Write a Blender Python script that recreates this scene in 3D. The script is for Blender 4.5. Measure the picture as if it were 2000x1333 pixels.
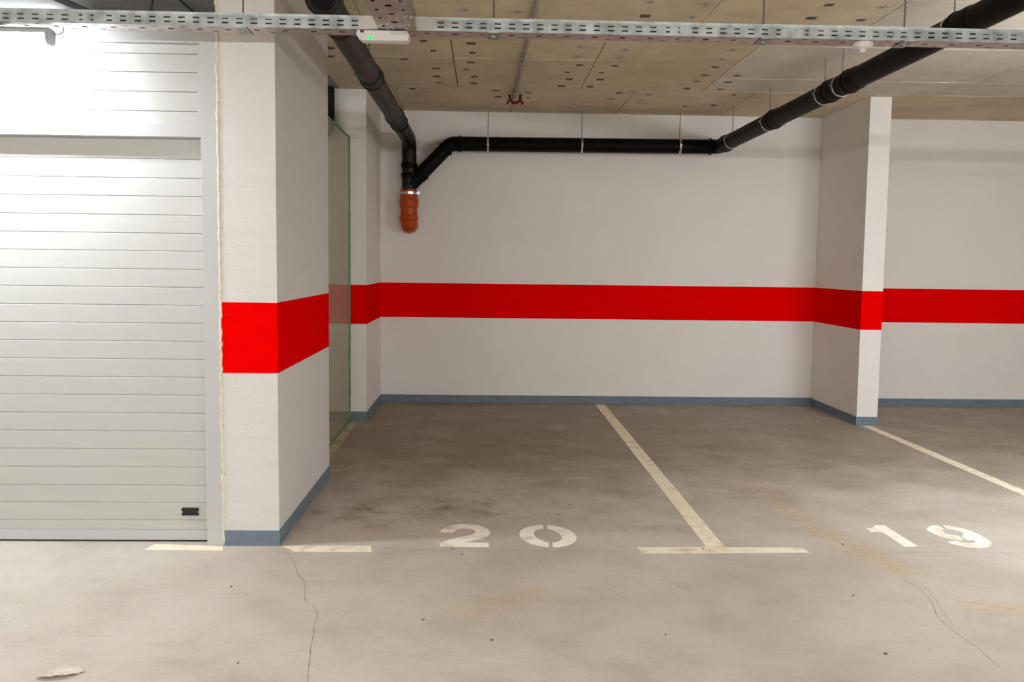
import bpy, bmesh, math, random
from mathutils import Vector, Matrix
random.seed(7)
for o in list(bpy.data.objects): bpy.data.objects.remove(o)
S = bpy.context.scene
COL = S.collection

# ------------------------------------------------------------------ camera
FPX, PITCH, YAW, ROLL = 1780.5, math.radians(-4.8442), math.radians(1.704), math.radians(0.715)
CAM = Vector((1.1461, -5.0524, 1.6))
def ray(u, v):
    a = (u - 1000) / FPX; b = (v - 666.5) / FPX
    a, b = a*math.cos(ROLL) + b*math.sin(ROLL), -a*math.sin(ROLL) + b*math.cos(ROLL)
    x1, y2, z2 = a, 1.0, -b
    y1 = y2*math.cos(PITCH) - z2*math.sin(PITCH); z1 = y2*math.sin(PITCH) + z2*math.cos(PITCH)
    return Vector((x1*math.cos(YAW) + y1*math.sin(YAW), -x1*math.sin(YAW) + y1*math.cos(YAW), z1))
def at(u, v, X=None, Y=None, Z=None):
    """photo pixel -> point on the plane X, Y or Z = const that the thing touches"""
    d = ray(u, v)
    s = (X-CAM.x)/d.x if X is not None else (Y-CAM.y)/d.y if Y is not None else (Z-CAM.z)/d.z
    return CAM + d*s
cam = bpy.data.cameras.new('camera'); cam.sensor_width = 36; cam.lens = FPX/2000*36; cam.clip_start = .05
co = bpy.data.objects.new('camera', cam); COL.objects.link(co); S.camera = co
fw = ray(1000, 666.5).normalized(); rt = (ray(1100, 666.5) - ray(1000, 666.5)).normalized(); up = rt.cross(fw)
co.matrix_world = Matrix.Translation(CAM) @ Matrix((rt, up, -fw)).transposed().to_4x4()

# ------------------------------------------------------------------ world, exposure
W = bpy.data.worlds.new('world'); S.world = W; W.use_nodes = True
W.node_tree.nodes['Background'].inputs[0].default_value = (1, .95, .9, 1)
W.node_tree.nodes['Background'].inputs[1].default_value = 0.0
S.view_settings.view_transform = 'Standard'; S.view_settings.look = 'None'
S.view_settings.gamma = 1; S.view_settings.use_curve_mapping = False
S.view_settings.exposure = 3.06
LAMP_STRENGTH = 22.0
LAMP_COLOR = (.985, .985, 1.0)

# ------------------------------------------------------------------ materials
def srgb(r, g, b):
    f = lambda c: c/12.92 if c <= .04045 else ((c+.055)/1.055)**2.4
    return (f(r/255), f(g/255), f(b/255), 1)
def new_mat(name):
    m = bpy.data.materials.new(name); m.use_nodes = True
    nt = m.node_tree; return m, nt, nt.nodes['Principled BSDF']
def N(nt, t, **k):
    n = nt.nodes.new(t)
    for a, b in k.items(): setattr(n, a, b)
    return n
def mat(name, col, rough=.6, metal=0, var=.06, scale=6, bump=0, bscale=60, stretch=(1,1,1), tint=None, spec=.4, rnd=0):
    m, nt, P = new_mat(name); L = nt.links.new
    P.inputs['Roughness'].default_value = rough; P.inputs['Metallic'].default_value = metal
    P.inputs['Specular IOR Level'].default_value = spec
    geo = N(nt, 'ShaderNodeNewGeometry'); mp = N(nt, 'ShaderNodeMapping'); mp.inputs['Scale'].default_value = stretch
    L(geo.outputs['Position'], mp.inputs['Vector'])
    no = N(nt, 'ShaderNodeTexNoise'); no.inputs['Scale'].default_value = scale; no.inputs['Detail'].default_value = 6
    L(mp.outputs[0], no.inputs['Vector'])
    mx = N(nt, 'ShaderNodeMix', data_type='RGBA')
    c = Vector(col[:3]); t = Vector(tint[:3]) if tint else c*(1-var*2)
    mx.inputs[6].default_value = (*[min(1, x) for x in (c*(1+var*.5))], 1); mx.inputs[7].default_value = (*t, 1)
    rp = N(nt, 'ShaderNodeMapRange'); rp.inputs[1].default_value = .35; rp.inputs[2].default_value = .7
    L(no.outputs['Fac'], rp.inputs[0]); L(rp.outputs[0], mx.inputs[0])
    out = mx.outputs[2]
    if rnd:
        oi = N(nt, 'ShaderNodeObjectInfo'); hs = N(nt, 'ShaderNodeHueSaturation')
        mr = N(nt, 'ShaderNodeMapRange'); mr.inputs[3].default_value = 1-rnd; mr.inputs[4].default_value = 1+rnd
        L(oi.outputs['Random'], mr.inputs[0]); L(mr.outputs[0], hs.inputs['Value']); L(out, hs.inputs['Color']); out = hs.outputs[0]
    L(out, P.inputs['Base Color'])
    if bump:
        nb = N(nt, 'ShaderNodeTexNoise'); nb.inputs['Scale'].default_value = bscale; nb.inputs['Detail'].default_value = 4
        L(mp.outputs[0], nb.inputs['Vector'])
        bp = N(nt, 'ShaderNodeBump'); bp.inputs['Strength'].default_value = bump; bp.inputs['Distance'].default_value = .004
        L(nb.outputs['Fac'], bp.inputs['Height']); L(bp.outputs[0], P.inputs['Normal'])
    return m
M = {}
M['wall'] = mat('white_plaster', (.85, .815, .765, 1), .85, var=.012, scale=2.5, bump=.25, bscale=90, spec=.2)
M['pier'] = mat('trowelled_plaster', (.72, .70, .675, 1), .8, var=.015, scale=3, bump=.4, bscale=34, stretch=(.7, .7, 6), spec=.2)
M['red'] = mat('red_paint', (.90, .001, .0008, 1), .6, var=.025, scale=9, bump=.12, bscale=34, stretch=(.7, .7, 6), spec=.0)
M['grey'] = mat('grey_skirting_paint', (.175, .225, .27, 1), .6, var=.08, scale=8, bump=.25, bscale=40, stretch=(1, 1, 4), spec=.25)
M['board'] = mat('cream_insulation_board', (.72, .615, .445, 1), .9, var=.06, scale=5, bump=.3, bscale=120, spec=.1, rnd=.06)
M['board_pale'] = mat('pale_insulation_board', (.72, .655, .55, 1), .9, var=.05, scale=5, bump=.3, bscale=120, spec=.1, rnd=.05)
M['slab'] = mat('dark_joint', (.08, .06, .04, 1), .95, spec=.02)
M['ceilplain'] = mat('cream_insulation_plain', (.55, .46, .34, 1), .9, var=.06, scale=5, spec=.1)
M['concrete'] = mat('raw_concrete', (.33, .34, .34, 1), .9, var=.12, scale=3, bump=.4, bscale=30, spec=.15)
M['cap'] = mat('dark_fixing_plug', (.13, .11, .09, 1), .8, var=.2, scale=40)
M['capl'] = mat('pale_fixing_plate', (.55, .49, .43, 1), .7, var=.1, scale=40)
M['door'] = mat('white_door_lacquer', (.52, .52, .49, 1), .42, var=.012, scale=3, bump=.12, bscale=14, stretch=(.6, 1, 10), spec=.35)
M['frame'] = mat('white_door_frame', (.54, .54, .535, 1), .45, var=.012, scale=4, spec=.35)
M['foam'] = mat('yellow_foam', (.76, .70, .52, 1), .8, var=.1, scale=30, bump=.8, bscale=60)
M['rubber'] = mat('black_rubber', (.02, .018, .016, 1), .7)
M['pipe'] = mat('black_pipe_plastic', (.004, .0036, .0036, 1), .5, var=.1, scale=4, spec=.12)
M['pipeb'] = mat('dusty_black_pipe_plastic', (.011, .0085, .008, 1), .45, var=.15, scale=5, spec=.25)
M['orange'] = mat('orange_pipe_plastic', (.50, .072, .002, 1), .35, var=.12, scale=8, spec=.25)
M['galv'] = mat('galvanised_steel', (.40, .44, .43, 1), .48, 1, var=.2, scale=14, bump=.1, bscale=40)
M['galv_reflect'] = mat('galvanised_floor_reflection', (.60, .54, .52, 1), .42, 1, var=.12, scale=14)  # same steel, with the floor's warm reflection painted into its colour
M['steel'] = mat('bright_steel', (.70, .70, .70, 1), .25, 1, var=.05)
M['rod'] = mat('zinc_threaded_rod', (.22, .22, .20, 1), .5, 1, var=.1, scale=30)
M['conduit'] = mat('grey_conduit', (.36, .32, .27, 1), .55, .3, var=.1, scale=8)
M['redplastic'] = mat('dark_red_metal', (.15, .004, .004, 1), .5, var=.2, scale=30)
M['plast'] = mat('white_plastic', (.72, .70, .68, 1), .4, var=.02)
M['greyp'] = mat('grey_plastic', (.42, .44, .44, 1), .5, var=.03)
M['green'] = mat('green_plastic_strip', (.12, .36, .21, 1), .5, var=.2, scale=30)
M['crack'] = mat('floor_crack', (.36, .30, .215, 1), .95, var=.3, scale=40)
M['joint'] = mat('floor_saw_joint', (.36, .32, .26, 1), .95, var=.3, scale=20)
M['paper'] = mat('dirty_white_paper', (.66, .60, .50, 1), .9, var=.12, scale=60)
M['chip'] = mat('dark_floor_chip', (.13, .11, .085, 1), .9)
M['black'] = mat('black_sheet', (.006, .006, .005, 1), .8)
M['inner'] = mat('dark_blue_grey_steel', (.30, .34, .36, 1), .5, .6, var=.1)

def emis(name, col, st):
    m, nt, P = new_mat(name); P.inputs['Base Color'].default_value = (.8, .8, .8, 1)
    P.inputs['Emission Color'].default_value = (*col, 1); P.inputs['Emission Strength'].default_value = st; return m
M['tube'] = emis('lamp_diffuser', LAMP_COLOR, LAMP_STRENGTH)
M['tube_old'] = emis('cool_lamp_diffuser', (.91, .98, 1.07), LAMP_STRENGTH*.93)
M['tube_new'] = emis('neutral_lamp_diffuser', (.93, .98, 1.05), LAMP_STRENGTH*1.65)
M['tube_box'] = emis('box_lamp_diffuser', LAMP_COLOR, LAMP_STRENGTH*.32)
M['led'] = emis('green_led', (.01, 1, .2), .16); M['led'].node_tree.nodes['Principled BSDF'].inputs['Base Color'].default_value = (.0, .12, .02, 1)

def sheet_mat():
    m, nt, P = new_mat('ribbed_translucent_sheet'); L = nt.links.new
    nt.nodes.remove(P); out = nt.nodes['Material Output']
    tr = N(nt, 'ShaderNodeBsdfTransparent'); tr.inputs[0].default_value = (.93, .92, .86, 1)
    df = N(nt, 'ShaderNodeBsdfDiffuse'); df.inputs[0].default_value = (.58, .54, .44, 1)
    tl = N(nt, 'ShaderNodeBsdfTranslucent'); tl.inputs[0].default_value = (.62, .58, .48, 1)
    gl = N(nt, 'ShaderNodeBsdfGlossy'); gl.inputs[1].default_value = .25
    a = N(nt, 'ShaderNodeMixShader'); a.inputs[0].default_value = .5; L(df.outputs[0], a.inputs[1]); L(tl.outputs[0], a.inputs[2])
    b = N(nt, 'ShaderNodeMixShader'); b.inputs[0].default_value = .72; L(a.outputs[0], b.inputs[1]); L(tr.outputs[0], b.inputs[2])
    c = N(nt, 'ShaderNodeMixShader'); c.inputs[0].default_value = .05; L(b.outputs[0], c.inputs[1]); L(gl.outputs[0], c.inputs[2])
    L(c.outputs[0], out.inputs[0]); return m
M['sheet'] = sheet_mat()

def paint_mat(name, c1, c2):
    m, nt, P = new_mat(name); L = nt.links.new
    P.inputs['Roughness'].default_value = .75; P.inputs['Specular IOR Level'].default_value = .2
    geo = N(nt, 'ShaderNodeNewGeometry')
    n1 = N(nt, 'ShaderNodeTexNoise'); n1.inputs['Scale'].default_value = 9; n1.inputs['Detail'].default_value = 8; L(geo.outputs[0], n1.inputs[0])
    r1 = N(nt, 'ShaderNodeMapRange'); r1.inputs[1].default_value = .52; r1.inputs[2].default_value = .75; L(n1.outputs[0], r1.inputs[0])
    mx = N(nt, 'ShaderNodeMix', data_type='RGBA'); mx.inputs[6].default_value = c1; mx.inputs[7].default_value = c2
    L(r1.outputs[0], mx.inputs[0]); L(mx.outputs[2], P.inputs['Base Color']); return m
M['paint'] = paint_mat('worn_line_paint', (.86, .765, .575, 1), (.60, .47, .30, 1))
M['digitpaint'] = paint_mat('worn_number_paint', (.93, .87, .74, 1), (.68, .55, .38, 1))
M['shaded_paint'] = mat('shaded_floor_paint', (.46, .39, .26, 1), .8, var=.2, scale=9)  # line paint darkened to carry the shade beside the translucent sheet

def floor_mat():
    m, nt, P = new_mat('sealed_concrete_floor'); L = nt.links.new
    P.inputs['Specular IOR Level'].default_value = .25; P.inputs['Roughness'].default_value = .55
    geo = N(nt, 'ShaderNodeNewGeometry'); pos = geo.outputs['Position']
    def noise(scale, st=(1, 1, 1), detail=6, rough=.55):
        mp = N(nt, 'ShaderNodeMapping'); mp.inputs['Scale'].default_value = st; L(pos, mp.inputs[0])
        n = N(nt, 'ShaderNodeTexNoise'); n.inputs['Scale'].default_value = scale; n.inputs['Detail'].default_value = detail
        n.inputs['Roughness'].default_value = rough; L(mp.outputs[0], n.inputs[0]); return n.outputs['Fac']
    def rng(v, a, b, c=0, d=1):
        r = N(nt, 'ShaderNodeMapRange', interpolation_type='SMOOTHSTEP'); 
        for i, x in enumerate((a, b, c, d)): r.inputs[i+1].default_value = x
        L(v, r.inputs[0]); return r.outputs[0]
    def mix(f, a, b):
        x = N(nt, 'ShaderNodeMix', data_type='RGBA')
        for s, v in ((0, f), (6, a), (7, b)):
            if isinstance(v, tuple): x.inputs[s].default_value = v
            elif isinstance(v, float): x.inputs[s].default_value = v
            else: L(v, x.inputs[s])
        return x.outputs[2]
    def math_(op, a, b=None, c=None):
        n = N(nt, 'ShaderNodeMath', operation=op)
        for i, v in enumerate((a, b, c)):
            if v is None: continue
            if isinstance(v, (int, float)): n.inputs[i].default_value = v
            else: L(v, n.inputs[i])
        return n.outputs[0]
    base = mix(rng(noise(1.1), .35, .68), (.56, .51, .43, 1), (.475, .425, .35, 1))
    base = mix(math_('MULTIPLY', rng(noise(3.4, (1, 1.3, 1), 10, .68), .50, .78), .22), base, (.27, .225, .165, 1))
    base = mix(math_('MULTIPLY', rng(noise(38, (.5, 1, 1), 12, .85), .46, .74), .48), base, (.30, .26, .20, 1))
    # rusty run-off stains along a diagonal
    sx = N(nt, 'ShaderNodeSeparateXYZ'); L(pos, sx.inputs[0]); X, Y = sx.outputs[0], sx.outputs[1]
    def streak(p, q, w, strength, col, sc, b):
        d = (q - p); ln = d.length; d = d/ln
        t = math_('DIVIDE', math_('ADD', math_('MULTIPLY', math_('SUBTRACT', X, p.x), d.x), math_('MULTIPLY', math_('SUBTRACT', Y, p.y), d.y)), ln)
        s = math_('ABSOLUTE', math_('ADD', math_('MULTIPLY', math_('SUBTRACT', X, p.x), -d.y), math_('MULTIPLY', math_('SUBTRACT', Y, p.y), d.x)))
        f = math_('MULTIPLY', rng(s, w, 0.0), math_('MULTIPLY', rng(t, -.08, .12), rng(t, 1.08, .85)))
        f = math_('MULTIPLY', math_('MULTIPLY', f, rng(noise(sc, (1, 1, 1), 9, .7), .42, .68)), strength)
        return mix(f, b, col)
    rust = (.55, .33, .10, 1)
    g = lambda u, v: at(u, v, Z=0)
    base = streak(g(1455, 935), g(1590, 1030), .17, .8, rust, 22, base)
    base = streak(g(1590, 1030), g(1790, 1130), .19, 1.0, rust, 24, base)
    base = streak(g(1860, 1175), g(2040, 1200), .15, .95, rust, 24, base)
    base = streak(g(880, 1200), g(1080, 1150), .2, .6, rust, 20, base)
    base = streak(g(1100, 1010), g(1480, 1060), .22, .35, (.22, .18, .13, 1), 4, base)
    # mottled tyre dirt with bay shade painted in, deeper towards the back wall
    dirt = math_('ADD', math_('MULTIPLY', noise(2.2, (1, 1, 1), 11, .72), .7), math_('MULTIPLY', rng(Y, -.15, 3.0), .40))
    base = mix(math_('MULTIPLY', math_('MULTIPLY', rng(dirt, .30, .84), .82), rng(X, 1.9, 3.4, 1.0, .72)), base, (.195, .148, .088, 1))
    # mottling by the pier darkened with painted shade, then long tyre tracks
    base = streak(g(560, 1010), g(1010, 985), .55, .8, (.15, .115, .07, 1), 4, base)
    base = streak(g(760, 950), g(1150, 845), .6, .5, (.15, .12, .085, 1), 3, base)
    base = streak(g(1300, 860), g(1640, 925), .6, .5, (.16, .13, .09, 1), 3, base)
    base = streak(g(1730, 855), g(2080, 885), .5, .5, (.16, .13, .09, 1), 3, base)
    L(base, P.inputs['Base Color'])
    bp = N(nt, 'ShaderNodeBump'); bp.inputs['Strength'].default_value = .4; bp.inputs['Distance'].default_value = .003
    L(noise(45, (1, 2.5, 1), 8, .7), bp.inputs['Height']); L(bp.outputs[0], P.inputs['Normal'])
    return m
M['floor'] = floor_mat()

# ------------------------------------------------------------------ mesh helpers
def link(o, parent=None):
    COL.objects.link(o)
    if parent is not None:
        o.parent = parent; o.matrix_parent_inverse = parent.matrix_world.inverted()
    return o
def tag(o, label=None, cat=None, group=None, kind=None):
    for k, v in (('label', label), ('category', cat), ('group', group), ('kind', kind)):
        if v: o[k] = v
    return o
def empty(name, loc):
    o = bpy.data.objects.new(name, None); o.location = loc; o.empty_display_size = .1
    o.matrix_world = Matrix.Translation(loc); COL.objects.link(o); return o
def build(name, verts, faces, m, parent=None, smooth=False):
    me = bpy.data.meshes.new(name); me.from_pydata([tuple(v) for v in verts], [], faces); me.update()
    bm = bmesh.new(); bm.from_mesh(me); bmesh.ops.recalc_face_normals(bm, faces=bm.faces[:]); bm.to_mesh(me); bm.free()
    if smooth:
        for p in me.polygons: p.use_smooth = True
    me.materials.append(M[m])
    return link(bpy.data.objects.new(name, me), parent)
def box_vf(x0, x1, y0, y1, z0, z1):
    v = [(x, y, z) for z in (z0, z1) for y in (y0, y1) for x in (x0, x1)]
    f = [(0, 2, 3, 1), (4, 5, 7, 6), (0, 1, 5, 4), (2, 6, 7, 3), (0, 4, 6, 2), (1, 3, 7, 5)]
    return v, f
def box(name, x0, x1, y0, y1, z0, z1, m, parent=None, bevel=0):
    v, f = box_vf(x0, x1, y0, y1, z0, z1)
    o = build(name, v, f, m, parent)
    if bevel:
        bm = bmesh.new(); bm.from_mesh(o.data)
        bmesh.ops.bevel(bm, geom=bm.edges[:], offset=bevel, segments=2, affect='EDGES', profile=.6); bm.to_mesh(o.data); bm.free()
    return o
def join_vf(parts):
    V, F = [], []
    for v, f in parts:
        n = len(V); V += list(v); F += [tuple(i+n for i in q) for q in f]
    return V, F
def tube_vf(pts, rad, seg=28, caps=True):
    pts = [Vector(p) for p in pts]; n = len(pts)
    if not isinstance(rad, (list, tuple)): rad = [rad]*n
    tang = []
    for i in range(n):
        a = pts[max(i-1, 0)]; b = pts[min(i+1, n-1)]
        d1 = (pts[i]-a); d2 = (b-pts[i]); d = (d1.normalized() if d1.length > 1e-7 else Vector()) + (d2.normalized() if d2.length > 1e-7 else Vector())
        tang.append(d.normalized() if d.length > 1e-7 else tang[-1])
    t = tang[0]; ref = Vector((0, 0, 1)) if abs(t.z) < .9 else Vector((1, 0, 0))
    u = t.cross(ref).normalized(); V = []; F = []
    for i in range(n):
        t = tang[i]; u = (u - t*u.dot(t)).normalized(); w = t.cross(u)
        for k in range(seg):
            a = 2*math.pi*k/seg; V.append(pts[i] + (u*math.cos(a) + w*math.sin(a))*rad[i])
    for i in range(n-1):
        for k in range(seg):
            j = (k+1) % seg; F.append((i*seg+k, i*seg+j, (i+1)*seg+j, (i+1)*seg+k))
    if caps: F.append(tuple(range(seg))[::-1]); F.append(tuple(range((n-1)*seg, n*seg)))
    return V, F
def smooth_by_angle(o, deg=40):
    me = o.data
    for p in me.polygons: p.use_smooth = True
    bm = bmesh.new(); bm.from_mesh(me)
    for e in bm.edges:
        if len(e.link_faces) == 2 and e.calc_face_angle(0) > math.radians(deg): e.smooth = False
    bm.to_mesh(me); bm.free()
    return o
def tube(name, pts, rad, m, parent=None, seg=28):
    return smooth_by_angle(build(name, *tube_vf(pts, rad, seg), m, parent))
def fillet(pts, r, n=8):
    pts = [Vector(p) for p in pts]; out = [pts[0]]
    for i in range(1, len(pts)-1):
        a, b, c = pts[i-1], pts[i], pts[i+1]; d1 = (a-b).normalized(); d2 = (c-b).normalized()
        half = d1.angle(d2)/2; t = min(r/math.tan(half), (a-b).length*.49, (c-b).length*.49)
        p, q = b+d1*t, b+d2*t
        for k in range(n+1):
            s = k/n; out.append((1-s)**2*p + 2*s*(1-s)*b + s*s*q)
    out.append(pts[-1]); return out
def prism(name, poly, z0, z1, m, parent=None):
    n = len(poly); v = [(p[0], p[1], z0) for p in poly] + [(p[0], p[1], z1) for p in poly]
    f = [tuple(range(n))[::-1], tuple(range(n, 2*n))] + [(i, (i+1) % n, n+(i+1) % n, n+i) for i in range(n)]
    return build(name, v, f, m, parent)
def structure(o, label=None): o['kind'] = 'structure'; (label and o.__setitem__('label', label)); return o

# ------------------------------------------------------------------ shell
YB, CZ, R0, R1, BB = 5.356, 3.295, .9788, 1.370, .0888
XS, YS, XS2 = 4.9393, 4.0375, 5.1531      # divider stub between the bays
XL, YL = -.0456, 4.1308                   # corner column
PW, YP = .3041, 1.6552                    # near pier
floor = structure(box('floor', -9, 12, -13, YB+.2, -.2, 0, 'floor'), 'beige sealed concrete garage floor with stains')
ceiling = structure(box('ceiling', -9, 12, -13, YB+.2, CZ+.03, CZ+.25, 'slab'), 'ceiling lined with cream insulation boards')
wall_back = structure(box('wall_back', XL, 12, YB, YB+.2, 0, CZ, 'wall'), 'white back wall of the parking bays')
wall_left = structure(box('wall_left', -PW, 0, 0, YP, 0, CZ, 'pier'), 'white plastered pier beside the garage door')
wall_corner = structure(box('wall_corner', -3.3, XL, YL, YB+.2, 0, CZ, 'wall'), 'white corner column left of the back wall')
wall_divider = structure(box('wall_divider', XS, XS2, YS, YB, 0, CZ, 'wall'), 'white wall stub between the two bays')
structure(box('wall_box', -3.3, -3.1, 0, YL, 0, CZ, 'wall'))
structure(box('wall_front', -9, -3.3, 0, .2, 0, CZ, 'wall'))
structure(box('wall_right', 12, 12.2, -13, YB+.2, 0, CZ, 'wall'))
structure(box('wall_outer', -9.2, -9, -13, .2, 0, CZ, 'wall'))
structure(box('wall_rear', -9, 12, -13.2, -13, 0, CZ, 'wall'))
E_ = .0012
for p, a in ((wall_left, (-PW, E_, -E_, 0)), (wall_left, (0, E_, 0, YP)),
             (wall_corner, (-3.1, XL+E_, YL-E_, YL)), (wall_corner, (XL, XL+E_, YL, YB)),
             (wall_back, (XL, XS, YB-E_, YB)), (wall_back, (XS2, 12, YB-E_, YB)),
             (wall_divider, (XS-E_, XS, YS-E_, YB)), (wall_divider, (XS, XS2+E_, YS-E_, YS)), (wall_divider, (XS2, XS2+E_, YS, YB))):
    o = box('red_band', *a, R0, R1, 'red', p); o['label'] = 'painted red band'
BT = .004
for nm, a in (('baseboard_left', [(-PW, BT, -BT, 0), (0, BT, 0, YP+BT)]),
              ('baseboard_corner', [(-3.1, XL+BT, YL-BT, YL), (XL, XL+BT, YL, YB-BT)]),
              ('baseboard_back', [(XL, XS, YB-BT, YB)]),
              ('baseboard_divider', [(XS-BT, XS, YS-BT, YB-BT), (XS, XS2+BT, YS-BT, YS), (XS2, XS2+BT, YS, YB-BT)]),
              ('baseboard_right', [(XS2, 12, YB-BT, YB)])):
    V, F = join_vf([box_vf(*q, 0, BB) for q in a])
    structure(build(nm, V, F, 'grey'), 'grey painted skirting')

# ceiling lining: one board per object in the part of the ceiling that shows, plain lining elsewhere
BW, BH = 1.183, .623
rows = [2.05 + BH*k for k in range(-3, 6)]
rows[-1] = YB - .002
boards = []
for j in range(len(rows)-1):
    y0, y1 = rows[j], rows[j+1]
    off = .862 if 2.0 < y0+.01 < 3.9 else (.27 if y0 < 2 else .215)
    if y0 > 3.9: off = 2.585 - 2*BW
    xs = [-PW]; k = -2
    while off + BW*k < 10.4:
        x = off + BW*k
        if x > -PW + .1: xs.append(x)
        k += 1
    for x0, x1 in zip(xs[:-1], xs[1:]):
        dz = random.uniform(0, .004); g = .0026 + random.random()*.0026
        b = box('ceiling_board', x0+g, x1-g, y0+g*1.3, y1-g*1.3, CZ-dz*.8, CZ+.03, 'board_pale' if x0 > 3.1 and y0 < 3.9 else 'board', ceiling)
        boards.append((x0, x1, y0, y1, CZ-dz*.8, b))
XE = max(b[1] for b in boards)
V, F = join_vf([box_vf(-9, 12, -13, rows[0]-.003, CZ, CZ+.03), box_vf(XE+.004, 12, rows[0], YB+.2, CZ, CZ+.03)])
build('plain_lining', V, F, 'ceilplain', ceiling)
box('box_ceiling', -3.3, -PW-.003, rows[0], YL, CZ, CZ+.03, 'concrete', ceiling)

# fixing plugs and plates on the boards (photo pixels -> ceiling plane)
def mark(u, v, light):
    p = at(u, v, Z=CZ)
    for x0, x1, y0, y1, z, b in boards:
        if x0 <= p.x <= x1 and y0 <= p.y <= y1:
            if light:
                a, c = .05, .055; poly = [(p.x-a, p.y), (p.x, p.y-c), (p.x+a, p.y), (p.x, p.y+c)]
                o = prism('fixing_plate', poly, z-.0015, z, 'capl', b)
                q = [(p.x+.007*math.cos(t*math.pi/3), p.y+.012*math.sin(t*math.pi/3)) for t in range(6)]
                prism('screw_head', q, z-.003, z-.0015, 'cap', b)
            else:
                a, c, s = .032*random.uniform(.7, 1.15), .038*random.uniform(.5, 1.1), random.uniform(-.01, .01)
                prism('fixing_plug', [(p.x-a, p.y-c), (p.x+a*.9, p.y-c+s), (p.x+a, p.y+c), (p.x-a*.9, p.y+c-s)], z-.0015, z, 'cap', b)
            return
sc = 450/2000
for ox, k, light, L_ in ((800, sc, 0, [(120, 355), (205, 440), (230, 592), (235, 663), (258, 715), (535, 377), (545, 458), (533, 540), (490, 600), (563, 662), (555, 720), (1475, 563), (1370, 625), (1385, 685), (1318, 745), (1780, 572), (1665, 630), (1655, 690), (1565, 752), (25, 768), (1820, 805), (1030, 803), (750, 783), (770, 838), (1030, 850), (1745, 858)]),
        (800, sc, 1, [(475, 80), (935, 100), (1483, 403), (1470, 487), (1870, 430), (1820, 500), (1770, 910), (1430, 905)]),
        (1200, sc, 1, [(310, 12), (790, 35), (675, 143), (1020, 432), (930, 515)]),
        (1200, sc, 0, [(265, 135), (1862, 42), (1708, 157), (875, 580), (787, 652), (715, 707), (1065, 657), (985, 713), (630, 768), (920, 775), (290, 820), (232, 870), (1037, 823), (610, 925), (860, 915)]),
        (1550, sc, 0, [(585, 173), (605, 240)]), (1550, sc, 1, [(770, 62)]),
        (640, .2, 0, [(25, 468), (25, 548), (750, 575)])):
    for u, v in L_: mark(ox + u*k, v*k, light)

# cracks and joint in the floor
def floor_strip(name, px, w, m):
    pts = [at(u, v, Z=0) for u, v in px]; V = []; F = []
    for i, p in enumerate(pts):
        d = (pts[min(i+1, len(pts)-1)] - pts[max(i-1, 0)]).normalized(); n = Vector((-d.y, d.x, 0))
        ww = w*random.uniform(.6, 1.2); V += [p + n*ww, p - n*ww]
    V = [(v.x, v.y, .0006) for v in V]
    F = [(2*i, 2*i+2, 2*i+3, 2*i+1) for i in range(len(pts)-1)]
    return build(name, V, F, m, floor)
def jag(px, n=5, amp=2.0):
    out = []
    for (a, b), (c, d) in zip(px[:-1], px[1:]):
        for k in range(n): out.append((a+(c-a)*k/n + random.uniform(-amp, amp), b+(d-b)*k/n))
    return out + [px[-1]]
floor_strip('crack', jag([(558, 1078), (575, 1102), (577, 1112), (598, 1143), (594, 1162), (596, 1174), (621, 1196), (611, 1235), (605, 1290), (601, 1340)], 4), .0022, 'crack')
floor_strip('crack', jag([(1750, 1125), (1795, 1148), (1822, 1178), (1832, 1205), (1860, 1232), (1905, 1262), (1960, 1310)], 4), .0015, 'joint')
floor_strip('crack', jag([(1770, 1125), (1812, 1150), (1836, 1185), (1862, 1226)], 4), .0015, 'joint')
floor_strip('saw_joint', [(730, 1072.5), (1000, 1076), (1240, 1078)], .0022, 'joint')
floor_strip('saw_joint', [(1580, 1079), (1800, 1079.5), (2100, 1081)], .0022, 'joint')

# ------------------------------------------------------------------ garage door
DY = .075
door = structure(empty('door_1', (-1.65, .05, 0)), 'white ribbed sectional garage door with fixed transom panel')
DX0, DX1 = -2.95, -.402
box('jamb', DX1, -PW-.006, 0, .12, 0, 2.83, 'frame', door, .002)
box('jamb', -3.09, DX0, 0, .12, 0, 2.83, 'frame', door, .002)
zl0, zl1 = at(392, 268, Y=0).z, at(392, 243, Y=0).z
zt0, zt1 = at(390, 84, Y=0).z, at(390, 58, Y=0).z
box('lintel', DX0, DX1, 0.002, .12, zl0, zl1, 'frame', door, .002)
box('head_rail', DX0, DX1, 0.002, .12, zt0, zt1, 'frame', door, .002)
def slat(name, x0, x1, z0, z1, yf, m='door', th=.03, lip=.005):
    prof = [(yf+.003, z0), (yf, z0+.0015), (yf, z1-lip), (yf+.004, z1-.0008), (yf+th, z1-.0008), (yf+th, z0)]
    n = len(prof); V = [(x0, y, z) for y, z in prof] + [(x1, y, z) for y, z in prof]
    F = [tuple(range(n)), tuple(range(n, 2*n))[::-1]] + [(i, n+i, n+(i+1) % n, (i+1) % n) for i in range(n)]
    return build(name, V, F, m, door)
lines = [311.5, 348.8, 384.4, 420.9, 456.5, 491.2, 526.7] + [526.7 + 386.3/11*k for k in range(1, 12)] + [948.4, 982, 1016, 1035.5]
zs = [zl0 + .05] + [at(395, y, Y=DY).z for y in lines]
low = None
for a, b in zip(zs[:-1], zs[1:]): low = slat('door_slat', DX0+.002, DX1-.002, b, a, DY)
zb = at(395, 1055, Y=DY).z
box('bottom_rail', DX0+.002, DX1-.002, DY-.004, DY+.03, zb, zs[-1]-.001, 'frame', door, .0015)
box('bottom_seal', DX0+.002, DX1-.002, DY+.002, DY+.03, .001, zb-.0005, 'rubber', door)
tl = [zt0] + [at(385, y, Y=.03).z for y in (106, 142, 180, 218)] + [zl1]
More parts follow.
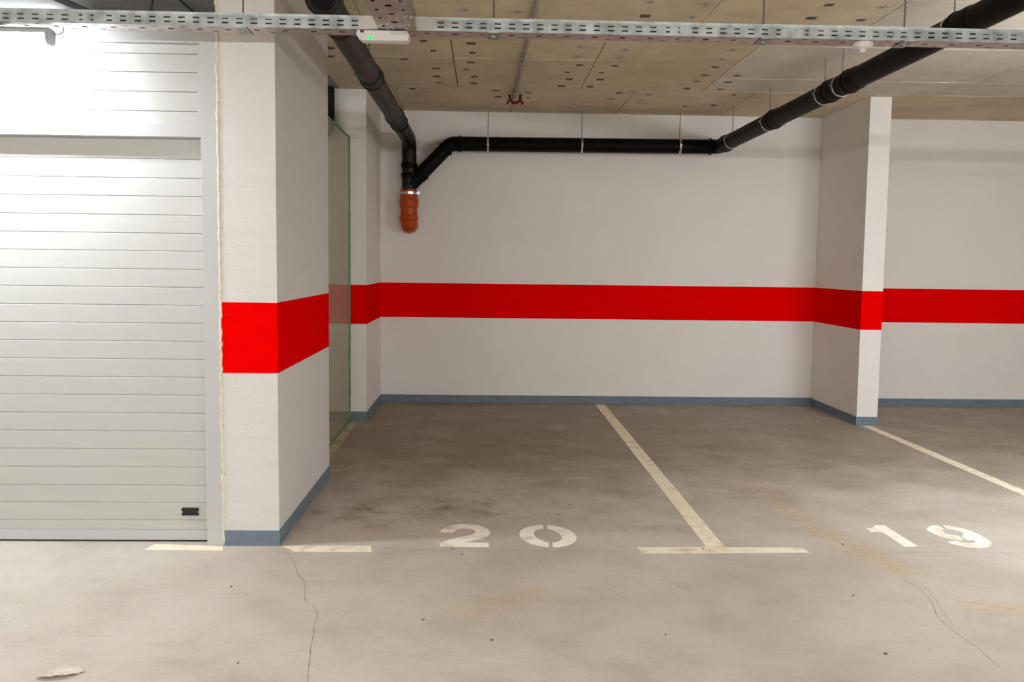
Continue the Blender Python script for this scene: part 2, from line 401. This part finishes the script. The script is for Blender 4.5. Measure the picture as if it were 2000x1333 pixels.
for a, b in zip(tl[:-1], tl[1:]): slat('transom_slat', DX0+.002, DX1-.02, b+.0005, a-.0003, .03, th=.02, lip=.003)
box('transom_bead', DX1-.02, DX1-.001, .022, .05, zl1+.001, zt0-.001, 'door', door)
hp, hq = at(355.5, 992, Y=DY), at(389, 1007, Y=DY)
hd = box('door_handle', hp.x, hq.x, DY-.008, DY-.0003, hq.z, hp.z, 'rubber', door, .001); hd['label'] = 'black recessed grip plate'
zm = (hp.z+hq.z)/2
for s, x in ((1, hp.x), (-1, hq.x)): box('notch', x, x+s*.006, DY-.0088, DY-.008, zm-.005, zm+.003, 'frame', hd)
box('grip_ridge', hp.x+.008, hq.x-.008, DY-.010, DY-.008, zm-.006, zm-.001, 'rubber', hd)
# foam bead between jamb and pier
V = []; F = []; nz = 150; sg = 7
for i in range(nz+1):
    z = .003 + 2.99*i/nz; r = .0062 + .003*random.random() + (.005 if random.random() > .95 else 0)
    x = -PW-.004 + random.uniform(-.004, .004)
    for k in range(sg):
        a = 2*math.pi*k/sg; V.append((x + r*math.cos(a)*1.05, .001 + r*math.sin(a)*.9, z + random.uniform(-.006, .006)*(0 < i < nz)))
for i in range(nz):
    for k in range(sg): F.append((i*sg+k, i*sg+(k+1) % sg, (i+1)*sg+(k+1) % sg, (i+1)*sg+k))
F += [tuple(range(sg)), tuple(range(nz*sg, nz*sg+sg))]
build('foam_seal', V, F, 'foam', door, True)['label'] = 'lumpy yellow foam sealant bead'
# strut and cable in the dark gap above the door
st = empty('door_track', (-1.2, .9, 3.2)); tag(st, 'grey steel track hanging under the ceiling behind the garage door', 'track')
p = at(100, -8, Z=3.24); q = Vector((p.x+.55, 3.4, 3.24))
build('rail', *tube_vf([p+Vector((0, -.25, 0)), p, q], .022, 4), 'inner', st)
build('hanger', *tube_vf([p+Vector((.1, .4, 0)), p+Vector((.1, .4, CZ-3.24))], .006, 8), 'rod', st)
p = at(366, 3, Z=3.27)
tag(tube('black_cable', fillet([(p.x-.05, p.y+.9, 3.285), (p.x-.04, p.y, 3.27), (p.x+.05, .45, 3.22), (p.x+.03, .35, 3.05), (p.x+.03, .33, 2.86)], .12), .007, 'rubber', seg=8), 'black cable dropping behind the top of the garage door', 'cable')

# ------------------------------------------------------------------ ribbed translucent sheet behind the pier
PX = -.215
sh = empty('translucent_screen', (PX, 2.9, 0)); tag(sh, 'ribbed translucent sheet with green edge strips behind the white pier', 'screen')
py0, py1, pz0, pz1 = YP-.05, YL-.012, .012, 2.822
# corrugated sheet: two skins with fine vertical webs
box('sheet', PX-.0008, PX, py0, py1, pz0, pz1, 'sheet', sh)
parts = []; y = py0+.02
while y < py1-.02: parts.append(box_vf(PX+.0001, PX+.0012, y, y+.005, pz0+.02, pz1-.02)); y += .032
w = build('rib', *join_vf(parts), 'sheet', sh); w['kind'] = 'stuff'
box('edge_strip', PX-.008, PX+.010, py1-.001, py1+.010, pz0, pz1+.008, 'green', sh)['label'] = 'green plastic edge strip'
box('edge_strip', PX-.008, PX+.010, py0, py1-.0015, pz1, pz1+.012, 'green', sh)['label'] = 'green plastic edge strip'
box('edge_strip', PX-.008, PX+.008, py0, py1-.0015, .001, pz0, 'green', sh)['label'] = 'green plastic edge strip'
# loose scraps of green film at the lower corner and joints
for z in (.02, .035, 1.05, 1.75, 2.0): 
    a = random.uniform(-.01, .01)
    tube('film_scrap', [(PX+.012, py1-.02, z), (PX+.02, py1-.035, z+.02+a), (PX+.013, py1-.05, z+.005)], .0025, 'green', sh, 5)
p = at(647, 200, Y=4.05)
tag(tube('vent_pipe', fillet([(p.x-.03, 4.05, CZ), (p.x-.03, 4.05, 2.86), (-1.6, 4.05, 2.84)], .09), .062, 'black', seg=20), 'black vertical pipe in the dark gap above the translucent sheet', 'pipe')

# ------------------------------------------------------------------ floor paint
def g0(u, v): p = at(u, v, Z=0); return (p.x, p.y)
Z0, Z1 = .0004, .0016
LA, LB = 2.4203, 2.5288
t = empty('bay_marking', (2.47, 0, 0)); tag(t, 'cream painted T line dividing bays 20 and 19', 'floor marking', 'painted bay lines')
prism('stripe', [(LA, 0), (LB, 0), (LB, YB-.07), (LA, YB-.07)], Z0, Z1, 'paint', t)
prism('crossbar', [(2.022, -.002), (2.967, -.002), (2.985, -.095), (2.032, -.118)], Z0, Z1, 'paint', t)
t = empty('bay_marking', (5.04, 2, 0)); tag(t, 'cream painted line running out from the wall stub', 'floor marking', 'painted bay lines')
prism('stripe', [(4.985, 0), (5.085, 0), (5.085, YS-.02), (4.985, YS-.02)], Z0, Z1, 'paint', t)
prism('crossbar', [(4.56, -.002), (5.52, -.002), (5.53, -.1), (4.57, -.11)], Z0, Z1, 'paint', t)
t = empty('bay_marking', (-.1, 0, 0)); tag(t, 'cream painted line at the foot of the white pier', 'floor marking', 'painted bay lines')
prism('crossbar', [(.02, -.010), g0(724, 1067), g0(726, 1079), (.115, -.11)], Z0, Z1, 'paint', t)
prism('crossbar', [(-.70, .022), (-.402, -.003), (-.31, -.02), (-.29, -.09), (-.72, -.085)], Z0, Z1, 'paint', t)
prism('stripe', [(-.19, YP+.02), (-.085, YP+.02), (-.125, YL-.05), (-.19, YL-.05)], Z0, Z1, 'shaded_paint', t)
def digit(parent, polys, lab, ox, oy, k):
    parts = []
    for poly in polys:
        P = [g0(ox+u*k, oy+v*k) for u, v in poly]; n = len(P)
        v = [(x, y, Z0) for x, y in P] + [(x, y, Z1) for x, y in P]
        parts.append((v, [tuple(range(n))[::-1], tuple(range(n, 2*n))] + [(i, (i+1) % n, n+(i+1) % n, n+i) for i in range(n)]))
    o = build('digit', *join_vf(parts), 'digitpaint', parent); o['label'] = lab; return o
n20 = empty('bay_number', (1.2, .05, 0)); tag(n20, 'stencilled cream number 20 on the floor of the bay beside the pier', 'floor marking', 'painted bay numbers')
n19 = empty('bay_number', (3.75, .05, 0)); tag(n19, 'stencilled cream number 19 on the floor of the right bay', 'floor marking', 'painted bay numbers')
two = [(195, 300), (213, 277), (260, 251), (320, 233), (400, 223), (480, 224), (560, 234), (625, 252), (668, 275), (686, 300), (680, 325), (655, 345), (610, 362), (540, 379), (480, 391), (430, 399),
       (480, 403), (560, 406), (672, 406), (676, 447), (560, 449), (400, 445), (192, 440), (195, 408), (260, 385), (350, 360), (440, 342), (500, 330), (535, 315), (545, 298), (535, 282), (500, 270), (440, 264), (390, 267), (355, 278), (340, 292), (328, 305)]
digit(n20, [two], 'digit 2', 820, 980, .2)
def arc(cx, cy, rx, ry, shx, shy, a0, a1, n=26):
    return [(cx + rx*math.cos(t) + shx*math.sin(t), cy + shy*math.cos(t) + ry*math.sin(t)) for t in [math.radians(a0+(a1-a0)*i/n) for i in range(n+1)]]
lo = arc(1252, 341, 278, 108, 20, 12, 92, 264); li = arc(1249, 336, 134, 67, 20, 12, 260, 97)
ro = arc(1252, 341, 278, 108, 20, 12, 84, -88); ri = arc(1249, 336, 134, 67, 20, 12, -82, 80)
digit(n20, [lo + li, ro + ri], 'digit 0', 820, 980, .2)
one = [(370, 279), (435, 275), (465, 263), (455, 247), (565, 246), (735, 355), (907, 460), (885, 468), (770, 468), (650, 390), (545, 320), (490, 312), (432, 318)]
digit(n19, [one], 'digit 1', 1620, 980, .19)
n9a = [(1000, 282), (1012, 264), (1050, 252), (1110, 248), (1150, 268), (1186, 286), (1162, 295), (1168, 316), (1200, 335), (1260, 350), (1330, 356), (1382, 400), (1330, 401), (1230, 388), (1130, 360), (1050, 324), (1008, 298)]
n9b = [(1160, 248), (1230, 254), (1330, 270), (1440, 300), (1540, 345), (1620, 390), (1662, 425), (1665, 450), (1630, 472), (1540, 483), (1440, 475), (1330, 455), (1250, 437), (1208, 419), (1310, 407),
       (1370, 425), (1440, 433), (1490, 428), (1505, 413), (1480, 400), (1412, 398), (1355, 362), (1378, 346), (1370, 326), (1340, 308), (1280, 293), (1210, 286)]
digit(n19, [n9a, n9b], 'digit 9', 1620, 980, .19)

# ------------------------------------------------------------------ perforated cable trays
def plate(o, u, v, ub, vb, holes):
    """sheet in the u,v directions, faces at cells not in holes(i,j)"""
    V = [o + u*a + v*b for b in vb for a in ub]; n = len(ub)
    F = [(j*n+i, j*n+i+1, (j+1)*n+i+1, (j+1)*n+i) for j in range(len(vb)-1) for i in range(len(ub)-1) if not holes(i, j)]
    return V, F
def perf(name, o, u, v, length, width, rows_, pitch, slot, m, parent, skip=0):
    ub = [0]; x = pitch*.5
    while x + slot < length: ub += [x, x+slot]; x += pitch
    ub.append(length)
    vb = [0]; 
    for a, b in rows_: vb += [a, b]
    vb.append(width)
    ob = build(name, *plate(Vector(o), Vector(u), Vector(v), ub, vb, lambda i, j: i % 2 == 1 and j % 2 == 1 and (not skip or (i//2 + j//2) % skip == 0)), m, parent)
    md = ob.modifiers.new('thickness', 'SOLIDIFY'); md.thickness = .0014; md.offset = 0
    return ob
TZ0, TZ1 = 2.766, 2.832
def tray(base, u, n, length, width, label, pitch=.0717, slot=.032):
    """u along the tray, n from the near to the far side"""
    t = empty('cable_tray', Vector(base)); tag(t, label, 'cable tray', 'perforated cable trays')
    u = Vector(u).normalized(); n = Vector(n).normalized(); b = Vector(base); up_ = Vector((0, 0, 1)); h = TZ1-TZ0
    perf('side_rail', b, u, up_, length, h-.012, [(.014, .021), (.036, .043)], pitch, slot, 'galv', t)
    perf('side_rail', b+n*width, u, up_, length, h-.012, [(.014, .021), (.036, .043)], pitch, slot, 'galv', t)
    for k, s in ((0, 1), (1, -1)):   # rolled top lips
        a = b + n*width*k + up_*(h-.012); w_ = .006*(1-2*k)
        build('lip', [a, a+u*length, a+u*length+up_*.012-n*w_*.4, a+up_*.012-n*w_*.4, a+up_*.012+n*w_*1.6, a+u*length+up_*.012+n*w_*1.6], [(0, 1, 2, 3), (3, 2, 5, 4)], 'galv', t)
    parts = []; r_ = .0115; nx_ = int((width-.012)/(2*r_))
    for lay in range(2):
        for k in range(nx_):
            q = b + n*(.006+r_+2*r_*k+(.006 if lay else 0)*(k < nx_-1)) + up_*(.003+r_+lay*.021)
            parts.append(tube_vf([q+u*.02, q+u*(length-.02)], r_, 8))
    cb_ = build('cable_bundle', *join_vf(parts), 'rubber', t, True); cb_['kind'] = 'stuff'
    rws = [(width*.14, width*.22), (width*.42, width*.58), (width*.78, width*.86)]
    perf('tray_floor', b, u, n, length, width, rws, pitch*1.0, slot*.9, 'galv_reflect', t, 2)
    return t
TW = .13
ta = at(0, 42, Z=TZ0); tb = at(2000, 84, Z=TZ0)
tu = (tb-ta).normalized(); tn = Vector((-tu.y, tu.x, 0))
TA = ta - tu*1.6
TL = (tb-ta).length + 1.6 + 4.2
main = tray(TA, tu, tn, TL, TW, 'galvanised cable tray crossing the whole top of the view')
def on_tray(u, v):    # point on the near bottom edge of the main tray under pixel column u
    lo, hi = 0, TL
    p = at(u, v, Z=TZ0); s = (p-TA).dot(tu); return TA + tu*s
def tray_x(X): return TA + tu*((X-TA.x)/tu.x)
for u in (467, 965, 1527, 1832):
    p = on_tray(u, 50) + tn*TW*.5
    tube('hanger_rod', [(p.x, p.y, TZ0-.012), (p.x, p.y, CZ)], .0045, 'rod', main, 8)
    a = p - tn*(TW*.5+.004)
    build('hanger_plate', *join_vf([box_vf(a.x-.03, a.x+.03, a.y-.002, a.y+TW+.01, TZ0-.006, TZ0-.002), box_vf(p.x-.009, p.x+.009, p.y-.009, p.y+.009, TZ0-.014, TZ0-.006)]), 'galv', main)
for u in (200, 1330, 1575):      # coupling plates on the near rail
    p = on_tray(u, 60); a = p - tn*.0012; 
    perf('coupling_plate', a - tu*.08 + Vector((0, 0, .004)), tu, (0, 0, 1), .16, TZ1-TZ0-.02, [(.010, .017), (.032, .039)], .05, .02, 'galv', main)
# branch tray coming towards the viewer
bl = on_tray(738, 56); br = on_tray(813, 58); BWd = (br-bl).length
branch = tray(Vector((bl.x, -6.055, TZ0)), (0, 1, 0), (1, 0, 0), bl.y+6.055-.004, BWd, 'galvanised cable tray branching off the long tray towards the viewer', slot=.03)
for s, p in ((-1, bl), (1, br)):  # angle brackets of the junction
    a = p + tu*s*.045 - tn*.0015
    build('angle_bracket', [a - tu*.042 + Vector((0, 0, .006)), a + tu*.042 + Vector((0, 0, .006)), a + tu*.042 + Vector((0, 0, .058)), a - tu*.042 + Vector((0, 0, .058)),
          p - tn*.09 + tu*s*.002 + Vector((0, 0, .006)), p - tn*.09 + tu*s*.002 + Vector((0, 0, .058)), p - tn*.003 + tu*s*.002 + Vector((0, 0, .006)), p - tn*.003 + tu*s*.002 + Vector((0, 0, .058))],
          [(0, 1, 2, 3), (4, 6, 7, 5)], 'steel', branch)
for k in range(16):
    q = bl + tu*random.uniform(.0, BWd) - tn*(.03 + .25*random.random()**2)
    tube('bolt', [(q.x, q.y, TZ0-.006), (q.x, q.y, TZ0+.004)], .006, 'steel', branch, 8)
rear = tray(Vector((-3, -6.2, TZ0)), (1, 0, 0), (0, 1, 0), 11.5, TW, 'galvanised cable tray above the drive aisle behind the viewer')

# ------------------------------------------------------------------ lamps
def lamp(base, u, n, label, z=TZ0, L_=1.26, tm='tube'):
    t = empty('fluorescent_lamp', (base.x, base.y, z-.1)); tag(t, label, 'lamp', 'tube lamps hung under the trays')
    u = Vector(u); n = Vector(n); c = base
    def ext(name, prof, a, b, m, bev=0):
        V = []; k = len(prof)
        for s in (a, b): V += [c + u*s + n*y + Vector((0, 0, z - c.z + h)) for y, h in prof]
        F = [tuple(range(k)), tuple(range(k, 2*k))[::-1]] + [(i, (i+1) % k, k+(i+1) % k, k+i) for i in range(k)]
        return build(name, V, F, m, t)
    ext('housing', [(-.05, -.045), (-.05, -.028), (-.03, -.015), (.03, -.015), (.05, -.028), (.05, -.045)], 0, L_, 'greyp')
    ext('diffuser', [(-.046, -.046), (-.04, -.075), (-.022, -.092), (.022, -.092), (.04, -.075), (.046, -.046)], .012, L_-.012, tm)
    for s in (0, L_-.012): ext('end_cap', [(-.05, -.0455), (-.045, -.078), (-.025, -.097), (.025, -.097), (.045, -.078), (.05, -.0455)], s-.001, s+.0115, 'greyp')
    for s in (.25, L_-.25): ext('clip', [(-.055, -.05), (-.055, -.014), (-.02, -.002), (.02, -.002), (.055, -.014), (.055, -.05), (.051, -.05), (.051, -.027), (-.051, -.027), (-.051, -.05)], s, s+.02, 'steel')
    return t
pe = on_tray(108, 55); e0 = pe + tn*TW*.5
la_ = lamp(e0 - tu*1.26, tu, tn, 'glaring tube lamp under the tray in front of the garage door', tm='tube_old')
tube('lamp_cable', fillet([e0+Vector((.002, 0, -.03)), e0+tu*.03+Vector((0, 0, -.045)), e0+tu*.06+Vector((0, 0, -.03)), e0+tu*.062+Vector((0, 0, -.004))], .02), .004, 'greyp', la_, 8)
lamp(tray_x(4.85) + tn*TW*.5, tu, tn, 'tube lamp under the tray near the right hand bay', tm='tube_new')
for X in (-4.4, -2.3, -.2, 1.9, 4.0, 6.1):
    lamp(Vector((X, -6.15, TZ0)), (1, 0, 0), (0, 1, 0), 'tube lamp hung above the drive aisle behind the viewer')

lamp(Vector((-3.0, 1.5, CZ)), (1, 0, 0), (0, 1, 0), 'tube lamp on the ceiling of the closed garage behind the white door', z=CZ, tm='tube_box')

# ------------------------------------------------------------------ emergency light and detector
el0, el1 = on_tray(697, 58), on_tray(800, 60)
t = empty('emergency_light', (el0+el1)/2); tag(t, 'small white emergency light with green diode under the tray', 'emergency light')
ex0, ex1 = el0.x, el1.x; ey = el0.y - .012; ez = TZ0-.0075
V = [(ex0+.004, ey, ez), (ex1-.012, ey, ez), (ex1-.012, ey+.10, ez), (ex0+.004, ey+.10, ez),
     (ex0, ey-.002, ez-.022), (ex1, ey-.002, ez-.022), (ex1, ey+.102, ez-.022), (ex0, ey+.102, ez-.022)]
build('housing', V, [(0, 1, 2, 3), (4, 7, 6, 5), (0, 4, 5, 1), (1, 5, 6, 2), (2, 6, 7, 3), (3, 7, 4, 0)], 'plast', t)
V = [(ex0, ey-.001, ez-.0225), (ex1, ey-.001, ez-.0225), (ex1, ey+.10, ez-.0225), (ex0, ey+.10, ez-.0225), (ex0+.025, ey+.02, ez-.045), (ex1-.012, ey+.02, ez-.045), (ex1-.012, ey+.085, ez-.045), (ex0+.025, ey+.085, ez-.045)]
lens = build('lens', V, [(3, 2, 1, 0), (4, 5, 6, 7), (0, 1, 5, 4), (1, 2, 6, 5), (2, 3, 7, 6), (3, 0, 4, 7)], 'plast', t)
lp = at(723, 73, Z=ez-.04)
bm = bmesh.new(); bmesh.ops.create_uvsphere(bm, u_segments=14, v_segments=8, radius=.010)
me = bpy.data.meshes.new('diode'); bm.to_mesh(me); bm.free(); me.materials.append(M['led'])
ld = bpy.data.objects.new('diode', me); ld.location = (at(723, 73, Y=ey+.012).x, ey+.008, ez-.036); link(ld, t); ld['label'] = 'glowing green diode'
rp_ = at(707, 61, Y=ey-.002); box('test_button', rp_.x-.009, rp_.x+.009, ey-.0045, ey-.0022, rp_.z-.006, rp_.z+.006, 'redplastic', t)['label'] = 'dark red square button'
lx0, lx1 = at(762, 62, Y=ey).x, at(796, 62, Y=ey).x
box('sticker', lx0, lx1, ey-.0042, ey-.0022, ez-.019, ez-.004, 'frame', t)['label'] = 'white sticker'
dp = at(1685, 86, Z=TZ0-.008)
t = empty('smoke_detector', (dp.x, dp.y, TZ0-.04)); tag(t, 'round white smoke detector under the cable tray', 'detector')
def lathe(name, c, prof, m, parent, seg=28):
    V = []; F = []
    for r, z in prof:
        for k in range(seg): V.append((c[0]+r*math.cos(2*math.pi*k/seg), c[1]+r*math.sin(2*math.pi*k/seg), c[2]+z))
    for i in range(len(prof)-1):
        for k in range(seg): F.append((i*seg+k, i*seg+(k+1) % seg, (i+1)*seg+(k+1) % seg, (i+1)*seg+k))
    F += [tuple(range(seg)), tuple(range((len(prof)-1)*seg, len(prof)*seg))]
    return smooth_by_angle(build(name, V, F, m, parent))
dc = (dp.x, dp.y, TZ0-.002)
lathe('base', dc, [(.050, 0), (.052, -.008), (.050, -.016)], 'plast', t)
lathe('dome', dc, [(.046, -.016), (.042, -.024), (.026, -.030), (.016, -.033)], 'plast', t)
lathe('sensor_head', dc, [(.015, -.033), (.016, -.044), (.012, -.050), (.004, -.052)], 'plast', t)

# ------------------------------------------------------------------ ceiling conduit with red end
ca, cb = at(1006, 190, Z=CZ-.03), at(1048, 0, Z=CZ-.03)
cd = (cb-ca).normalized()
t = empty('ceiling_conduit', ca); tag(t, 'thin grey pipe along the ceiling ending in a red bracket', 'pipe')
tube('pipe', [ca, ca+cd*6.0], .0165, 'conduit', t, 16)
for s in (.45, 1.9, 3.35): tube('coupling', [ca+cd*s, ca+cd*(s+.07)], .021, 'conduit', t, 16)
for s in (.25, 1.6, 3.0): 
    q = ca+cd*s; box('saddle', q.x-.024, q.x+.024, q.y-.012, q.y+.012, CZ-.052, CZ-.001, 'conduit', t)
rb = tube('end_bracket', [ca+Vector((-.056, -.02, .02)), ca+Vector((-.05, -.025, -.03)), ca+Vector((-.02, -.03, -.06)), ca+Vector((.02, -.03, -.06)), ca+Vector((.05, -.025, -.03)), ca+Vector((.056, -.02, .02))], .016, 'redplastic', t, 10)
rb['label'] = 'dark red end bracket'
for s in (-1, 1): tube('bracket_lug', [ca+Vector((s*.05, -.03, -.02)), ca+Vector((s*.078, -.03, -.075))], .013, 'redplastic', rb, 8)

# ------------------------------------------------------------------ drain pipes
PR = .080
def bell(name, p, d, ln, r, m, parent, lip=.006):
    d = d.normalized(); p = Vector(p)
    ts = [0, .006, .010, .018, .024, .028, .05, ln*.8, ln]
    rs = [r*.985, r+.010, r+.014, r+.014, r+.010, r+.008, r+.007, r+.007, r]
    return tube(name, [p+d*x for x in ts], rs, m, parent)
def hanger(parent, p, axis, top=CZ, r=PR, cm='steel'):
    """steel strap ring round the pipe and a threaded rod up to the ceiling"""
    axis = axis.normalized(); up_ = Vector((0, 0, 1)); s = axis.cross(up_).normalized(); w = s.cross(axis)
    pts = [p + s*math.cos(a)*(r+.004) + w*math.sin(a)*(r+.004) for a in [2*math.pi*k/28 for k in range(29)]]
    V = []; F = []
    for q in pts:
        o = (q-p).normalized()
        V += [q-axis*.011, q+axis*.011, q+axis*.011+o*.003, q-axis*.011+o*.003]
    for i in range(28):
        for k in range(4): F.append((i*4+k, i*4+(k+1) % 4, (i+1)*4+(k+1) % 4, (i+1)*4+k))
    c = build('pipe_clamp', V, F, cm, parent, True)
    if cm == 'steel': c['label'] = 'bright steel pipe clamp'
    for sg_ in (-1, 1):
        e = p + s*sg_*(r+.012); build('clamp_ear', *box_vf(e.x-.010, e.x+.010, e.y-.008, e.y+.008, e.z-.012, e.z+.012), cm, c)
    tube('hanger_rod', [(p.x, p.y, p.z+r+.004), (p.x, p.y, top)], .0042, 'rod', parent, 8)
YW = YB - .135                                    # axis of the pipes along the back wall
la0 = Vector((.284, -.15, 2.972)); la1 = at(797, 286, Y=YW); wy = at(799, 372, Y=YW)
la1.z = 2.955
left = empty('drain_pipe', (la0.x, la0.y, la0.z)); tag(left, 'black drain pipe run under the ceiling with an orange elbow at the back wall', 'drain pipe')
le = Vector((wy.x, YW, la1.z))
ld_ = (le-la0).normalized()
tube('pipe_section', fillet([la0+ld_*.03, le, Vector((wy.x, YW, wy.z+.005))], .17, 10), PR, 'pipeb', left)
tube('end_plug', [la0-ld_*.004, la0+ld_*.02], PR-.008, 'pipe', left)
tube('socket', [la0+ld_*x for x in (0, .008, .016, .03, .14, .15)], [PR+.004, PR+.016, PR+.016, PR+.011, PR+.011, PR], 'pipeb', left)
tube('plug_rim', [la0-ld_*.012+Vector(((PR-.012)*math.cos(a), 0, (PR-.012)*math.sin(a))) for a in [2*math.pi*k/24 for k in range(25)]], .005, 'pipeb', left, 8)
def along_left(v):  # distance along the left pipe whose axis shows at pixel row v
    lo, hi = 0., 5.3
    for _ in range(40):
        mid = (lo+hi)/2; P_ = la0+ld_*mid; d = P_-CAM; 
        y = d.dot(up)/d.dot(fw); row = 666.5 - FPX*y
        # rows grow with distance for a pipe above the horizon
        if row < v: lo = mid
        else: hi = mid
    return lo
for v in (152, 226): 
    s = along_left(v); bell('socket', la0+ld_*(s+.02), -ld_, .17, PR, 'pipeb', left)
s = along_left(240); tube('socket_ring', [la0+ld_*(s-.012), la0+ld_*(s+.012)], PR+.009, 'pipe', left)
for v, r_ in ((150, 0), (238, 0), (60, 0)):
    s = along_left(v)-.12; hanger(left, la0+ld_*s, ld_, cm='rubber')
for z, r_ in ((wy.z+.30, PR+.010), (wy.z+.19, PR+.008)):
    bell('socket', Vector((wy.x, YW, z)), Vector((0, 0, -1)), .06, PR, 'pipe', left)
# back and right run
h0 = at(880, 281, Y=YW); h1 = at(1405, 287, Y=YW); r1 = Vector((4.0, .1, 3.066))
r1 = h1 + (r1-h1)*1.9
dg = at(806, 357, Y=YW); 
right = left
tube('pipe_section', fillet([dg + (dg-h0).normalized()*.03, h0, h0.lerp(h1, .5)], .12, 8), PR, 'pipe', right)
tube('pipe_section', fillet([h0.lerp(h1, .5), h1, h1.lerp(r1, .03)], .10, 8), PR, 'pipe', right)
rd = (r1-h1).normalized()
tube('pipe_section', [h1.lerp(r1, .03), r1], PR, 'pipe', right)
dd = (dg-h0).normalized(); hh = (h1-h0).normalized()
bell('socket', h0+dd*.10, dd*-1, .06, PR, 'pipe', right); bell('socket', h0-dd*0+hh*.12, -hh, .05, PR, 'pipe', right)
bell('socket', dg-dd*.17, dd, .09, PR, 'pipe', right); bell('socket', h1-hh*.12, hh, .05, PR, 'pipe', right)
for u in (953, 1136, 1327): 
    p = at(u, 282+(u-953)*.0145, Y=YW); hanger(right, h0 + hh*(p-h0).dot(hh), hh)
def along_right(u):
    lo, hi = 0., (r1-h1).length
    for _ in range(40):
        mid = (lo+hi)/2; d = h1+rd*mid-CAM; col_ = 1000 + FPX*d.dot(rt)/d.dot(fw)
        if col_ < u: lo = mid
        else: hi = mid
    return lo
for u, ln in ((1417, .14), (1512, .16), (1621, .16), (1660, .18), (1872, .2)): bell('socket', h1+rd*along_right(u), rd, ln, PR, 'pipe', right)
for u in (1432, 1505, 1613, 1648, 1868):
    hanger(right, h1+rd*(along_right(u)-.03), rd)
# orange elbow into the wall
ob = at(800, 455, Y=YW).z; zc = ob + .092
OR = .094
oe = tube('drain_elbow', fillet([(wy.x, YW, wy.z+.004), (wy.x, YW, zc), (wy.x, YB-.001, zc-.0)], .11, 10), OR, 'orange', left); oe['label'] = 'orange plastic drain elbow'
def ring(name, z0, z1, r, m):
    n = 10; pts = [Vector((wy.x, YW, z0+(z1-z0)*k/n)) for k in range(n+1)]
    return tube(name, pts, [OR*.99 + (r-OR)*math.sin(math.pi*k/n)**.5 for k in range(n+1)], m, oe)
ring('socket', wy.z-.075, wy.z-.20, OR+.012, 'orange'); ring('socket', wy.z-.27, wy.z-.34, OR+.012, 'orange')
hc = tube('hose_clamp', [Vector((wy.x, YW, wy.z-.020)), Vector((wy.x, YW, wy.z-.045))], OR+.006, 'steel', oe); hc['label'] = 'bright steel hose clamp'
box('clamp_screw', wy.x+OR-.01, wy.x+OR+.03, YW-.06, YW-.035, wy.z-.045, wy.z-.018, 'steel', oe)

# ------------------------------------------------------------------ litter
p = at(118, 1320, Z=0)
V = []; F = []; nx, ny = 14, 6
for j in range(ny+1):
    for i in range(nx+1):
        a, b = i/nx-.5, j/ny-.5; w_ = math.sqrt(max(0, 1-(2*a)**2*.85))
        V.append((p.x + a*.14 + b*.02, p.y + b*.075*w_ + a*.03, .002 + .010*abs(math.sin(a*9+b*5)) * random.uniform(.5, 1) * w_ + (.012*w_ if j in (0, ny) else 0)))
for j in range(ny):
    for i in range(nx): F.append((j*(nx+1)+i, j*(nx+1)+i+1, (j+1)*(nx+1)+i+1, (j+1)*(nx+1)+i))
pp = build('paper_scrap', V, F, 'paper', None, True); tag(pp, 'crumpled scrap of dirty white paper on the floor', 'paper')
md = pp.modifiers.new('t', 'SOLIDIFY'); md.thickness = .001
chips = [(884, 1073), (902, 1084), (1113, 987), (1090, 1005), (1373, 1073), (1646, 1064), (1300, 1241), (960, 1251), (465, 1296), (1730, 1278), (826, 1212), (1666, 1164), (1006, 845), (452, 1147)]
for k, (u, v) in enumerate(chips):
    q = at(u, v, Z=0); a = random.uniform(.004, .008); b = random.uniform(.005, .011)
    an = random.uniform(0, 3); poly = [(q.x + a*math.cos(t)*random.uniform(.7, 1.2), q.y + b*math.sin(t)*random.uniform(.7, 1.2)) for t in [an+2*math.pi*i/6 for i in range(6)]]
    tag(prism('floor_chip', poly, 0.0003, .003, 'chip'), 'tiny dark chip of dirt lying on the concrete floor', 'debris', 'dark chips on the floor')
